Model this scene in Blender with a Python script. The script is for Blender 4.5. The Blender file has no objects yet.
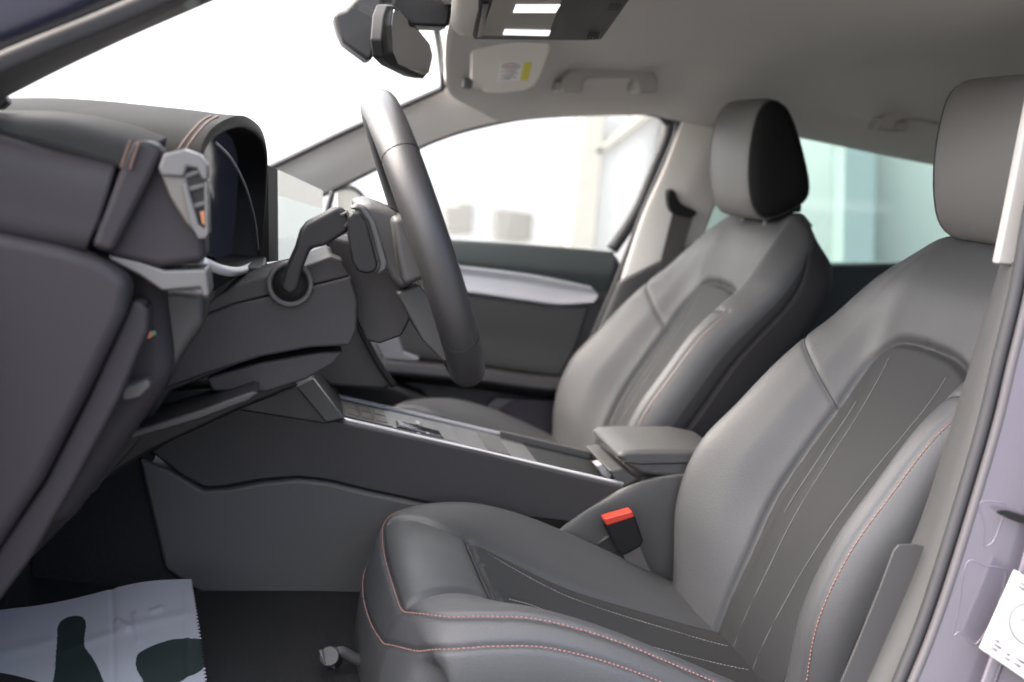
import bpy, bmesh, math, random
import numpy as np
from mathutils import Vector
random.seed(4)
rng = np.random.default_rng(7)
sc = bpy.context.scene
COL = sc.collection
R = math.radians

# ------------------------------------------------------------------ camera
FPX, YAW, PITCH, ROLL, CAM = 1313.0, R(10), R(8), R(4), np.array([0.0, -1.92, 1.05])
F = np.array([math.sin(YAW)*math.cos(PITCH), math.cos(YAW)*math.cos(PITCH), -math.sin(PITCH)])
R0 = np.array([math.cos(YAW), -math.sin(YAW), 0.0]); U0 = np.cross(R0, F)
RT = math.cos(ROLL)*R0 + math.sin(ROLL)*U0
UP = math.cos(ROLL)*U0 - math.sin(ROLL)*R0
cam = bpy.data.cameras.new('camera'); camo = bpy.data.objects.new('camera', cam); COL.objects.link(camo)
from mathutils import Matrix
M = Matrix(((RT[0], UP[0], -F[0], CAM[0]), (RT[1], UP[1], -F[1], CAM[1]), (RT[2], UP[2], -F[2], CAM[2]), (0, 0, 0, 1)))
camo.matrix_world = M
cam.sensor_width = 36; cam.lens = FPX/1024*36; cam.clip_start = .05; cam.clip_end = 500
cam.dof.use_dof = True; cam.dof.focus_distance = 1.6; cam.dof.aperture_fstop = 3.7
sc.camera = camo

# ------------------------------------------------------------------ light
SUN_EL, SUN_AZ = R(48), R(-86)      # azimuth measured from +Y towards +X
EXPOSURE = 3.4
w = bpy.data.worlds.new('World'); sc.world = w; w.use_nodes = True
nt = w.node_tree; bg = nt.nodes['Background']
sky = nt.nodes.new('ShaderNodeTexSky'); sky.sky_type = 'NISHITA'; sky.sun_disc = False
sky.sun_elevation = SUN_EL; sky.sun_rotation = SUN_AZ
sky.air_density = 0.5; sky.dust_density = 7; sky.ozone_density = 1
nt.links.new(sky.outputs[0], bg.inputs[0]); bg.inputs[1].default_value = 0.13
sl = bpy.data.lights.new('sun', 'SUN'); sl.energy = 1.3; sl.angle = R(170); sl.color = (1, .98, .95)
so = bpy.data.objects.new('sun', sl); COL.objects.link(so)
sd = Vector((math.sin(SUN_AZ)*math.cos(SUN_EL), math.cos(SUN_AZ)*math.cos(SUN_EL), math.sin(SUN_EL)))
so.rotation_euler = sd.to_track_quat('Z', 'Y').to_euler()
sc.view_settings.view_transform = 'Standard'; sc.view_settings.look = 'None'
sc.view_settings.exposure = EXPOSURE; sc.view_settings.gamma = 1

# ------------------------------------------------------------------ helpers
def W(px, py, Y=None, X=None, Z=None):
    d = F + RT*(px-512)/FPX + UP*(341-py)/FPX
    t = (Y-CAM[1])/d[1] if Y is not None else (X-CAM[0])/d[0] if X is not None else (Z-CAM[2])/d[2]
    return CAM + t*d
def P3(l):                      # [(px,py,Y)...] -> points
    return [W(a, b, Y=c) for a, b, c in l]
def PL(l, Y): return [W(a, b, Y=Y) for a, b in l]

def cr_idx(n, t):
    t = np.clip(np.asarray(t, float), 0, n-1-1e-9); i = np.floor(t).astype(int); f = t-i
    ids = np.stack([np.clip(i-1, 0, n-1), i, np.clip(i+1, 0, n-1), np.clip(i+2, 0, n-1)], -1)
    w = np.stack([-.5*f+f*f-.5*f**3, 1-2.5*f*f+1.5*f**3, .5*f+2*f*f-1.5*f**3, -.5*f*f+.5*f**3], -1)
    return ids, w
def spline(pts, n, closed=False):
    p = np.array(pts, float)
    if closed:
        q = np.vstack([p[-2:], p, p[:3]]); t = np.linspace(2, 2+len(p), n, endpoint=False)
    else:
        q = p; t = np.linspace(0, len(p)-1, n)
    i, w = cr_idx(len(q), t)
    return np.einsum('nk,nkd->nd', w, q[i])

def obj(name, me, m, parent=None):
    o = bpy.data.objects.new(name, me); COL.objects.link(o)
    if m is not None:
        for mm in (m if isinstance(m, (list, tuple)) else [m]): me.materials.append(mm)
    if parent is not None: o.parent = parent
    return o
def raw(name, v, f, m, parent=None, smooth=True, fix=False, bevel=0, seg=3, mi=None):
    me = bpy.data.meshes.new(name)
    me.from_pydata([tuple(map(float, a)) for a in v], [], [tuple(map(int, a)) for a in f])
    if fix:
        bm = bmesh.new(); bm.from_mesh(me); bmesh.ops.remove_doubles(bm, verts=bm.verts, dist=1e-6)
        bmesh.ops.recalc_face_normals(bm, faces=bm.faces); bm.to_mesh(me); bm.free()
    if smooth: me.polygons.foreach_set('use_smooth', [True]*len(me.polygons))
    o = obj(name, me, m, parent)
    if mi is not None: me.polygons.foreach_set('material_index', mi)
    if bevel:
        b = o.modifiers.new('bevel', 'BEVEL'); b.width = bevel; b.segments = seg; b.limit_method = 'ANGLE'
        b.angle_limit = R(35); b.harden_normals = True
    return o
class MB:                       # collects closed shapes into one mesh
    def __init__(s): s.v = []; s.f = []
    def add(s, v, f):
        k = len(s.v); s.v += [tuple(a) for a in v]; s.f += [tuple(i+k for i in a) for a in f]; return s
    def prism(s, pts, ext):
        p = np.array(pts, float); e = np.array(ext, float); n = len(p)
        return s.add(list(p)+list(p+e), [tuple(range(n)), tuple(range(2*n-1, n-1, -1))]+[(i, (i+1) % n, n+(i+1) % n, n+i) for i in range(n)])
    def box(s, c, sz, ax=None):
        ax = np.eye(3) if ax is None else np.array(ax, float); c = np.array(c, float)
        v = [c+sum(sg[k]*sz[k]/2*ax[k] for k in range(3)) for sg in ((-1,-1,-1),(1,-1,-1),(1,1,-1),(-1,1,-1),(-1,-1,1),(1,-1,1),(1,1,1),(-1,1,1))]
        return s.add(v, [(0,3,2,1),(4,5,6,7),(0,1,5,4),(1,2,6,5),(2,3,7,6),(3,0,4,7)])
    def tube(s, pts, r, n=12, closed=False, flat=None):
        p = np.array(pts, float); N = len(p)
        T = np.gradient(p, axis=0) if not closed else np.roll(p, -1, 0)-np.roll(p, 1, 0)
        T /= np.linalg.norm(T, axis=1)[:, None]+1e-12
        ref = np.array([0, 0, 1.0]); 
        if abs(T[0] @ ref) > .9: ref = np.array([0, 1.0, 0])
        a = np.cross(T[0], ref); a /= np.linalg.norm(a); v = []
        rr = np.full(N, r) if np.isscalar(r) else np.array(r)
        for i in range(N):
            a = a-T[i]*(a @ T[i]); a /= np.linalg.norm(a); b = np.cross(T[i], a)
            for k in range(n):
                t = 2*math.pi*k/n; v.append(p[i]+rr[i]*(math.cos(t)*a+math.sin(t)*b*(flat or 1)))
        f = []
        for i in range(N if closed else N-1):
            j = (i+1) % N
            for k in range(n): f.append((i*n+k, i*n+(k+1) % n, j*n+(k+1) % n, j*n+k))
        if not closed: f += [tuple(range(n-1, -1, -1)), tuple((N-1)*n+k for k in range(n))]
        return s.add(v, f)
    def cyl(s, a, b, r, n=32, r2=None):
        return s.tube([a, b], [r, r if r2 is None else r2], n)
    def build(s, name, m, parent=None, bevel=0, seg=3, smooth=True):
        return raw(name, s.v, s.f, m, parent, smooth=smooth, fix=True, bevel=bevel, seg=seg)
def prism(name, pts, ext, m, parent=None, bevel=.004, rnd=0, seg=3):
    if rnd: pts = spline(pts, rnd, True)
    if np.isscalar(ext): ext = (0, ext, 0)
    return MB().prism(pts, ext).build(name, m, parent, bevel, seg, smooth=bevel > 0)
def sheet(name, rows, m, parent=None, ns=None, nt_=None, th=0, flip=False):
    """smooth sheet through rows of control points; th thickens it."""
    rows = [spline(r, max(len(q) for q in rows)) if len({len(q) for q in rows}) > 1 else np.array(r) for r in rows]
    A = np.array(rows, float); n, m_ = A.shape[:2]; ns = ns or (n-1)*8+1; nt_ = nt_ or (m_-1)*8+1
    i1, w1 = cr_idx(n, np.linspace(0, n-1, ns)); i2, w2 = cr_idx(m_, np.linspace(0, m_-1, nt_))
    G = np.einsum('ak,akmd->amd', w1, A[i1]); G = np.einsum('bk,abkd->abd', w2, G[:, i2])
    v = G.reshape(-1, 3); f = [(a*nt_+b, a*nt_+b+1, (a+1)*nt_+b+1, (a+1)*nt_+b) for a in range(ns-1) for b in range(nt_-1)]
    if flip: f = [q[::-1] for q in f]
    o = raw(name, v, f, m, parent)
    if th:
        s = o.modifiers.new('solid', 'SOLIDIFY'); s.thickness = abs(th); s.offset = -1 if th > 0 else 1
    return o
def empty(name, loc=(0, 0, 0)):
    o = bpy.data.objects.new(name, None); o.empty_display_size = .05; COL.objects.link(o); o.location = loc; return o
def tag(o, label=None, cat=None, group=None, kind=None):
    if label: o['label'] = label
    if cat: o['category'] = cat
    if group: o['group'] = group
    if kind: o['kind'] = kind
    return o
def thing(name, label, cat, group=None): return tag(empty(name), label, cat, group)

# ------------------------------------------------------------------ materials
def mat(name, c, rough=.5, bump=0, scale=300, var=.08, metal=0, spec=.42, emit=None, vscale=12, coat=0, sheen=0, cells=False, wrinkle=0):
    m = bpy.data.materials.new(name); m.use_nodes = True; n = m.node_tree; b = n.nodes['Principled BSDF']
    b.inputs['Roughness'].default_value = rough; b.inputs['Metallic'].default_value = metal
    b.inputs['Specular IOR Level'].default_value = spec; b.inputs['Coat Weight'].default_value = coat
    b.inputs['Sheen Weight'].default_value = sheen
    tc = n.nodes.new('ShaderNodeTexCoord')
    nz = n.nodes.new('ShaderNodeTexNoise'); nz.inputs['Scale'].default_value = vscale; nz.inputs['Detail'].default_value = 5
    n.links.new(tc.outputs['Object'], nz.inputs['Vector'])
    mx = n.nodes.new('ShaderNodeMix'); mx.data_type = 'RGBA'
    mx.inputs[6].default_value = (*[x*(1-var) for x in c], 1); mx.inputs[7].default_value = (*[min(1, x*(1+var)) for x in c], 1)
    n.links.new(nz.outputs[0], mx.inputs[0]); n.links.new(mx.outputs[2], b.inputs['Base Color'])
    if bump:
        if cells:
            t = n.nodes.new('ShaderNodeTexVoronoi'); t.inputs['Scale'].default_value = scale
        else:
            t = n.nodes.new('ShaderNodeTexNoise'); t.inputs['Scale'].default_value = scale; t.inputs['Detail'].default_value = 3
        n.links.new(tc.outputs['Object'], t.inputs['Vector'])
        bp = n.nodes.new('ShaderNodeBump'); bp.inputs['Strength'].default_value = bump; bp.inputs['Distance'].default_value = .001
        n.links.new(t.outputs[0], bp.inputs['Height'])
        if wrinkle:
            w2 = n.nodes.new('ShaderNodeTexNoise'); w2.inputs['Scale'].default_value = 16; w2.inputs['Detail'].default_value = 4; w2.inputs['Distortion'].default_value = 1.2
            n.links.new(tc.outputs['Object'], w2.inputs['Vector'])
            b2 = n.nodes.new('ShaderNodeBump'); b2.inputs['Strength'].default_value = wrinkle; b2.inputs['Distance'].default_value = .006
            n.links.new(w2.outputs[0], b2.inputs['Height']); n.links.new(b2.outputs[0], bp.inputs['Normal'])
        n.links.new(bp.outputs[0], b.inputs['Normal'])
        rr = n.nodes.new('ShaderNodeMapRange'); rr.inputs[3].default_value = rough-.06; rr.inputs[4].default_value = min(1, rough+.06)
        n.links.new(nz.outputs[0], rr.inputs[0]); n.links.new(rr.outputs[0], b.inputs['Roughness'])
    if emit:
        b.inputs['Emission Color'].default_value = (*emit[0], 1); b.inputs['Emission Strength'].default_value = emit[1]
    return m
def glass(name, tint, refl=.9):
    m = bpy.data.materials.new(name); m.use_nodes = True; n = m.node_tree; n.nodes.clear()
    o = n.nodes.new('ShaderNodeOutputMaterial'); t = n.nodes.new('ShaderNodeBsdfTransparent'); t.inputs[0].default_value = (*tint, 1)
    g = n.nodes.new('ShaderNodeBsdfGlossy'); g.inputs['Roughness'].default_value = .02
    ge = n.nodes.new('ShaderNodeNewGeometry'); dt = n.nodes.new('ShaderNodeVectorMath'); dt.operation = 'DOT_PRODUCT'
    n.links.new(ge.outputs['Incoming'], dt.inputs[0]); n.links.new(ge.outputs['Normal'], dt.inputs[1])
    def mth(op, a, b=None):
        q = n.nodes.new('ShaderNodeMath'); q.operation = op
        for i, x in enumerate((a, b)):
            if x is None: continue
            if isinstance(x, (int, float)): q.inputs[i].default_value = x
            else: n.links.new(x, q.inputs[i])
        return q.outputs[0]
    fr_ = mth('ADD', mth('MULTIPLY', mth('POWER', mth('SUBTRACT', 1.0, mth('ABSOLUTE', dt.outputs['Value'])), 5.0), refl), .04)
    mx = n.nodes.new('ShaderNodeMixShader')
    n.links.new(fr_, mx.inputs[0]); n.links.new(t.outputs[0], mx.inputs[1]); n.links.new(g.outputs[0], mx.inputs[2]); n.links.new(mx.outputs[0], o.inputs[0])
    return m
LEATHER = mat('black_leather', (.0345, .0353, .0368), .54, .2, 560, .06, cells=True, spec=.40, wrinkle=.06)
HEADFRONT = mat('headrest_leather_lit', (.072, .070, .068), .5, .16, 620, .06, cells=True, spec=.45, wrinkle=.04)  # windscreen light on the headrest fronts painted in as lighter leather
INSERT = mat('insert_fabric', (.0143, .0149, .0157), .75, .35, 900, .06, spec=.3)
SEATSIDE = mat('dark_vinyl', (.021, .0203, .021), .7, .25, 420, .06, cells=True, spec=.25)
COPPER = mat('copper_thread', (.045, .022, .015), .7)
THREAD = mat('red_thread', (.17, .085, .075), .8)
STG = mat('pale_thread', (.13, .125, .12), .8)
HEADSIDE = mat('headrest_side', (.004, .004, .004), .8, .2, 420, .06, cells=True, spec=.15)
THREADG = mat('grey_thread', (.075, .075, .075), .8)
PLUM = mat('soft_dash_plastic', (.0105, .0092, .0113), .65, .3, 700, .06, spec=.22)
DASHTOP = mat('dash_leather', (.0085, .0087, .0085), .8, .25, 500, .06, spec=.1)
DARKP = mat('dark_plastic', (0.0118, 0.0111, 0.0118), .5, .3, 800, .06)
GREYP = mat('grey_plastic', (.032, .0315, .031), .55, .3, 700, .06)
BLACK = mat('black_plastic', (.005, .005, .0055), .5, spec=.22)
GLOSS = mat('piano_black', (.006, .006, .007), .05, spec=.6, coat=1)
SILVER = mat('satin_silver', (.078, .077, .076), .45, metal=.6)
SILVERP = mat('silver_trim', (.17, .17, .18), .5, metal=.15)
HEADL = mat('headliner_fabric', (.46, .445, .42), .9, .4, 1200, .04)
BEIGE = mat('beige_trim', (.50, .475, .44), .7, .2, 900, .04)
LITPILLAR = mat('lit_pillar_trim', (.72, .69, .65), .65, .2, 900, .04)  # light falling on the far front pillar painted in as paler trim
RUBBER = mat('rubber', (.018, .018, .02), .6)
CARPET = mat('black_carpet', (.014, .014, .0142), .95, 1.0, 500, .55, vscale=260, spec=.1)
PAINT = mat('lilac_grey_paint', (.088, .081, .10), .25, 0, metal=.25, coat=.6, var=.04)
NAVY = mat('dark_blue_paint', (0.0148, 0.0163, 0.0333), .3, coat=.5)
PAPER = mat('white_paper', (.19, .195, .21), .55, .2, 60, .05)
INK = mat('dark_green_print', (.009, .0145, .0145), .5, .2, 60)
WHITE = mat('white_label', (.36, .36, .36), .5)
YELLOW = mat('yellow_label', (.6, .56, .06), .5)
GREYINK = mat('grey_ink', (.10, .097, .097), .6)
REDINK = mat('red_ink', (.25, .07, .06), .6)
RED = mat('red_button', (.30, .026, .014), .35)
ORANGE = mat('orange_switch', (.22, .085, .035), .4)
GREEN = mat('green_switch', (.04, .12, .06), .4)
CLEAR = glass('clear_glass', (.95, .97, .96)); SCREENG = glass('coated_glass', (.96, .98, .97), .3); TINT = glass('green_tinted_glass', (.68, .79, .76))
MIRROR = mat('mirror_glass', (.8, .8, .8), .03, metal=1)
LENSM = mat('lamp_lens', (.20, .185, .16), .45)
LAMP = mat('lit_lamp', (.9, .9, .9), .4, emit=((.95, .95, 1), .11))
CONC = mat('dark_asphalt', (.11, .108, .105), .9, .3, 40, .08, vscale=.6)
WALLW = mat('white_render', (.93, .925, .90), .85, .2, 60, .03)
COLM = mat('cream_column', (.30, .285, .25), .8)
BGWIN = mat('dull_window', (.17, .16, .14), .6)
WALLG = mat('grey_wall', (.36, .375, .37), .85, .2, 30, .05, vscale=1.5)
BELT = mat('belt_webbing', (0.0444, 0.0407, 0.0385), .8, .5, 900)

from mathutils.bvhtree import BVHTree
def drape(l, o, off=.0005):
    """points of a flat outline laid on the surface of o"""
    t = BVHTree.FromPolygons([v.co for v in o.data.vertices], [tuple(p.vertices) for p in o.data.polygons]); out = []
    for a, c in l:
        d = W(a, c, Y=0)-CAM; d = Vector(d/np.linalg.norm(d)); h = t.ray_cast(Vector(CAM), d)
        n = h[1]*(-1 if h[1] @ d > 0 else 1) if h[0] else None
        out.append(np.array(h[0]+n*off) if h[0] else W(a, c, Y=-.75))
    return out
# ------------------------------------------------------------------ surroundings
o = raw('ground', [(-60, -60, 0), (60, -60, 0), (60, 60, 0), (-60, 60, 0)], [(0, 1, 2, 3)], CONC, smooth=False); tag(o, kind='structure')
b = thing('workshop_building', 'pale white building with cream columns outside the front passenger window', 'building')
BY = 5.0
MB().box((-.5, BY+.2, 2.2), (9.0, .3, 4.4)).build('wall', WALLW, b)
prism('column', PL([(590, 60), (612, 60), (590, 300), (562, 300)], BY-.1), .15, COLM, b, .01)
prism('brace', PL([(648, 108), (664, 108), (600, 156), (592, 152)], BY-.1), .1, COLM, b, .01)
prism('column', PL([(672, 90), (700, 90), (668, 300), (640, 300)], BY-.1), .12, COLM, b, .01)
for q in ([(447, 207), (459, 207), (460, 203), (473, 204), (472, 233), (448, 232)], [(497, 209), (533, 214), (531, 241), (496, 238)]):
    prism('window', PL(q, BY-.02), .06, BGWIN, b, .005)
b = thing('concrete_wall', 'grey panelled wall seen through the tinted rear window', 'wall')
MB().box((6.5, 4.3, 2.2), (8.4, .3, 4.4)).build('wall', WALLG, b)
prism('pillar', PL([(846, 60), (880, 60), (873, 330), (840, 330)], 4.0), .2, mat('grey_pillar', (.22, .245, .245), .8), b, .01)

# ------------------------------------------------------------------ car body
body = thing('body_shell', 'car body shell around the open driver doorway, with grey lining and roof pillars', 'body shell')
# roof lining: columns of X, rows from far window edge to the near rail
cols = [(500, 117), (540, 113), (600, 110), (650, 110), (680, 116), (735, 125), (790, 131), (940, 161), (1100, 185)]
edge = [W(a, c, Y=.655) for a, c in cols]
rows = []
for e in edge:
    x, z = e[0], e[2]
    k = min(1, max(0, (x-.2)/.25)); zc = 1.275+.03*k - max(0, x-.8)*.06
    pr = [(.655, z), (.615, z+.02), (.56, z+(zc-z)*.38), (.46, z+(zc-z)*.62), (.32, z+(zc-z)*.83), (.15, z+(zc-z)*.96), (0, zc), (-.3, zc), (-.55, zc-.015), (-.66, zc-.04)]
    rows.append([(x, y, zz) for y, zz in pr])
e0 = rows[0]
front = [(.40, .655, e0[0][2]), (.36, .615, 1.135), (.285, .56, 1.165), (.262, .46, 1.205), (.245, .32, 1.243), (.23, .15, 1.268), (.2, 0, 1.278), (.16, -.3, 1.278), (.08, -.55, 1.265), (.02, -.66, 1.24)]
rows = [front]+rows
last = rows[-1]; rows.append([(2.3, y, zz-.1) for _, y, zz in last])
sheet('roof_lining', rows, HEADL, body, th=.012)
sheet('roof_panel', [[(x, y*1.08, zz+.05) for x, y, zz in r] for r in rows], NAVY, body)
# far front pillar trim
up = [(230, 186), (275, 167), (340, 136), (400, 109), (442, 90), (462, 78), (520, 80)]
lo = [(290, 208), (330, 190), (400, 156), (440, 138), (480, 126), (530, 117), (560, 113)]
mid = [((a[0]+c[0])/2, (a[1]+c[1])/2) for a, c in zip(up, lo)]
sheet('front_pillar_trim', [PL(lo, .685), PL(mid, .635), PL(up, .60)], LITPILLAR, body, th=.01)
MB().tube(spline([*PL([(225, 186), (275, 165), (340, 134), (400, 107), (438, 90)], .585), W(443, 85, Y=.57), W(442, 70, Y=.54), W(440, 50, Y=.46), W(436, 26, Y=.34)], 60), .006, 8).build('windscreen_seal', RUBBER, body)
# far centre pillar trim
L = [(688, 112), (680, 128), (664, 168), (643, 215), (621, 280)]
Rr = [(790, 128), (758, 150), (730, 172), (716, 203), (700, 245)]
md = [((a[0]*.5+c[0]*.5), (a[1]+c[1])/2) for a, c in zip(L, Rr)]
sheet('centre_pillar_trim', [PL(L, .675), PL([(a+3, c) for a, c in L], .66), PL(md, .655), PL(Rr, .675)], BEIGE, body, th=.01)
L2 = [(620, 279), (600, 330), (575, 395), (550, 455), (530, 505)]; R2 = [(708, 240), (690, 330), (670, 395), (650, 455), (640, 505)]
sheet('lower_pillar_trim', [PL(L2, .68), PL([(a+5, c) for a, c in L2], .655), PL([(a-6, c) for a, c in R2], .655), PL(R2, .68)], GREYP, body, th=.01)
MB().tube(spline(PL([(560, 112), (610, 108), (650, 109), (672, 116), (678, 130), (664, 166), (643, 214), (619, 276), (596, 330), (572, 392), (546, 455)], .682), 70), .008, 8).build('door_seal', RUBBER, body)
MB().tube(spline(PL([(782, 128), (800, 131), (860, 141), (940, 158), (990, 170)], .665), 40), .006, 8).build('door_seal', RUBBER, body)
# near front pillar
A = [(-300, 262), (-60, 130), (5, 98), (60, 70), (130, 37), (215, 0), (300, -38)]
B_ = [(-300, 225), (-60, 88), (0, 62), (50, 41), (100, 21), (150, 0), (240, -38)]
C_ = [(-300, 190), (-60, 52), (0, 30), (30, 18), (60, 6), (90, -8), (160, -38)]
D_ = [(-320, 90), (-80, -40), (-20, -60), (0, -70), (30, -80), (60, -90), (120, -110)]
sheet('near_pillar_trim', [PL(A, -.63), PL([(a-6, c-8) for a, c in A], -.66), PL(B_, -.70)], GREYP, body, th=.012)
MB().tube(spline(PL(B_, -.715), 40), .010, 10).build('near_door_seal', RUBBER, body)
MB().tube(spline(PL([(a-22, c-9) for a, c in B_], -.735), 40), .006, 10).build('near_door_seal', RUBBER, body)
sheet('painted_front_pillar', [PL([(a+14, c+8) for a, c in C_], -.73), PL(C_, -.76), PL(D_, -.79)], NAVY, body, th=.01)
prism('pillar_clip', PL([(-12, 92), (6, 96), (8, 103), (0, 110), (-14, 108)], -.62), .02, BLACK, body, .002)
# near centre pillar : inner grey trim, pale upper trim, seals, painted metal
Lp = [(1003, 255), (985, 315), (966, 378), (950, 430), (917, 530), (880, 610), (840, 700), (810, 770)]
Mp = [(1012, 262), (994, 325), (976, 390), (960, 445), (925, 555), (893, 635), (858, 715), (830, 780)]
Np = [(1026, 262), (1012, 322), (996, 385), (980, 440), (945, 552), (918, 632), (888, 715), (865, 780)]
sheet('near_pillar_trim', [PL([(a+4, c) for a, c in Lp], -.645), PL(Lp, -.665), PL(Mp, -.70), PL(Np, -.72)], GREYP, body, th=.012)
prism('pillar_step', PL([(916, 544), (899, 545), (894, 551), (880, 588), (858, 642), (838, 690), (805, 770), (880, 770), (930, 600), (938, 550)], -.694), .003, GREYP, body, .0008)
prism('upper_near_pillar_trim', PL([(997, 264), (1008, 210), (1022, 138), (1050, 0), (1110, 0), (1060, 120), (1040, 190), (1019, 266)], -.70), .012, mat('warm_white_trim', (.25, .24, .225), .7, .2, 900, .04), body, .003)
n1 = [(1082, 20), (1062, 105), (1040, 200), (1024, 290), (1006, 365), (989, 435), (953, 555), (926, 635), (893, 715), (868, 780)]
MB().tube(spline(PL([(a-8, c) for a, c in n1], -.728), 60), .007, 10).build('near_door_seal', RUBBER, body)
MB().tube(spline(PL([(a+6, c) for a, c in n1], -.738), 60), .0055, 10).build('near_door_seal', mat('grey_rubber', (0.0518, 0.0481, 0.0518), .5), body)
p1 = [(a+5, c+3) for a, c in n1]; p2 = [(a+38, c+6) for a, c in n1]
p3 = [(1160, 60), (1135, 160), (1110, 260), (1095, 340), (1075, 410), (1052, 470), (1020, 580), (995, 655), (965, 735), (940, 790)]
p4 = [(a+8, c+2) for a, c in p3]; p5 = [(a+160, c+40) for a, c in p3]
pcp = sheet('painted_centre_pillar', [PL(p1, -.742), PL([(a-2, c) for a, c in p2], -.748), PL(p3, -.752), PL(p4, -.765), PL(p5, -.775)], PAINT, body, th=.012)
MB().tube(spline(drape([(967, 563), (985, 566), (1000, 568), (1006, 573), (1000, 600), (990, 625), (974, 645), (960, 632), (953, 636), (958, 612)], pcp, -.0002), 60, True), .0007, 8, True).build('pillar_pressing', PAINT, body)
MB().tube(spline(drape([(980, 503), (1002, 503), (1004, 512), (994, 540), (984, 545), (984, 524)], pcp, -.0002), 60, True), .0007, 8, True).build('pillar_pressing', PAINT, body)
prism('pillar_hole', spline(PL([(999, 514), (1006, 511), (1030, 518), (1036, 524), (1020, 523)], -.760), 24, True), .004, BLACK, body, 0)
stk = prism('tyre_pressure_sticker', PL([(1020, 573), (985, 652), (1040, 690), (1080, 610)], -.785), .012, WHITE, body, .001)
m = MB()
def stq(u, v):                      # sticker surface coordinates
    a, b2, c, d = [np.array(q) for q in PL([(1020, 573), (985, 652), (1040, 690), (1080, 610)], -.7862)]
    return a*(1-u)*(1-v)+b2*(1-u)*v+c*u*v+d*u*(1-v)
for u0, v0, u1, v1 in [(.06, .08, .22, .10), (.06, .13, .18, .15), (.06, .80, .14, .82), (.06, .85, .2, .87), (.06, .90, .16, .92), (.30, .86, .36, .88), (.30, .91, .40, .925), (.46, .84, .62, .86), (.46, .90, .58, .92), (.3, .08, .5, .11)]:
    m.prism([stq(u0, v0), stq(u0, v1), stq(u1, v1), stq(u1, v0)], (0, .0005, 0))
m.tube([stq(.42+.3*math.cos(t), .45+.22*math.sin(t)) for t in np.linspace(0, 2*math.pi, 40, endpoint=False)], .0006, 6, True)
m.tube([stq(.30, .46), stq(.36, .38), stq(.48, .38), stq(.56, .46)], .0006, 6)
m.build('pictogram', GREYINK, stk)
# windscreen
ws = [[(-.62, .60, .69), (-.66, .3, .70), (-.68, 0, .70), (-.66, -.35, .72), (-.62, -.68, .80)], [(-.16, .60, .935), (-.19, .3, .985), (-.22, 0, 1.01), (-.24, -.35, 1.02), (-.28, -.68, 1.05)], [(.27, .58, 1.165), (.245, .3, 1.25), (.2, 0, 1.285), (.14, -.35, 1.285), (.03, -.68, 1.245)]]
sheet('windscreen', ws, SCREENG, body)
MB().tube(spline([(-.10, -.755, 1.20), (.08, -.75, 1.275), (.4, -.745, 1.335), (.8, -.745, 1.335), (1.3, -.74, 1.29), (1.8, -.73, 1.19), (2.3, -.70, 1.03)], 60), .034, 14).build('roof_rail', PAINT, body)
MB().box((1.52, -.80, .60), (1.42, .05, .70)).build('rear_door_skin', PAINT, body, .012)
MB().box((-.80, -.80, .56), (1.0, .05, .80)).build('front_wing', PAINT, body, .02)
sheet('bonnet', [[(-.66, y, .84-.06*(y/.7)**2), (-1.0, y, .80-.06*(y/.7)**2), (-1.4, y, .72-.08*(y/.7)**2), (-1.6, y, .60-.1*(y/.7)**2)] for y in (-.78, -.4, 0, .4, .78)], PAINT, body)
# shell behind: rear bulkhead, near rear side, sill, front bulkhead
MB().box((2.35, 0, .75), (.05, 1.4, 1.0)).build('rear_bulkhead', DARKP, body)
MB().box((1.55, -.74, .62), (1.5, .04, .55)).build('rear_side_panel', DARKP, body)
MB().box((-.62, 0, .55), (.05, 1.4, .34)).build('front_bulkhead', DARKP, body)
MB().box((.2, -.73, .36), (1.6, .08, .16)).build('door_sill', GREYP, body, .01)
MB().box((.4, .74, .4), (1.9, .04, .3)).build('far_sill', DARKP, body, .01)
o = sheet('floor', [[(-.62, y, .60), (-.46, y, .47), (-.2, y, .425), (.1, y, .425), (.6, y, .41), (1.2, y, .40), (2.3, y, .40)] for y in (-.70, -.3, 0, .3, .72)], CARPET); tag(o, kind='structure')

# ------------------------------------------------------------------ passenger doors
d = thing('front_door', 'closed front passenger door with dark panel and silver trim strip below its window', 'car door')
prism('door_panel', PL([(300, 250), (345, 238), (455, 241), (560, 248), (613, 252), (622, 262), (620, 278), (596, 340), (572, 398), (546, 458), (530, 520), (300, 520)], .715), .04, GREYP, d, .012)
sheet('sill_pad', [PL([(330, 236), (455, 240), (560, 247), (614, 252)], .715), PL([(330, 238), (455, 242), (560, 249), (614, 254)], .70), PL([(330, 252), (455, 262), (560, 271), (612, 274)], .695), PL([(330, 262), (455, 268), (560, 282), (606, 292)], .712)], mat('green_black_pad', (0.0333, 0.0407, 0.0385), .5, .25, 500), d)
t1 = [(380, 256), (455, 264), (520, 272), (560, 279), (592, 286)]; t2 = [(380, 284), (455, 292), (520, 301), (560, 306), (594, 304)]
tm = [(380, 270), (455, 276), (520, 284), (560, 291), (598, 295)]
sheet('trim_strip', [PL(t1, .712), PL([(a, c+2) for a, c in t1], .694), PL(tm, .700), PL([(a, c-2) for a, c in t2], .688), PL(t2, .712)], mat('bright_trim', (.34, .34, .36), .4, metal=.2), d)
sheet('padded_insert', [PL([(380, 286), (470, 294), (540, 303), (588, 307)], .712), PL([(380, 290), (470, 298), (540, 306), (585, 310)], .697), PL([(380, 325), (470, 335), (540, 343), (574, 346)], .700), PL([(380, 352), (470, 362), (530, 370), (560, 374)], .698), PL([(380, 356), (470, 367), (530, 375), (560, 378)], .712)], mat('door_fabric', (.025, .025, .0245), .7, .4, 700), d)
ar = [(360, 356), (470, 366), (530, 374), (562, 377)]
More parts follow.
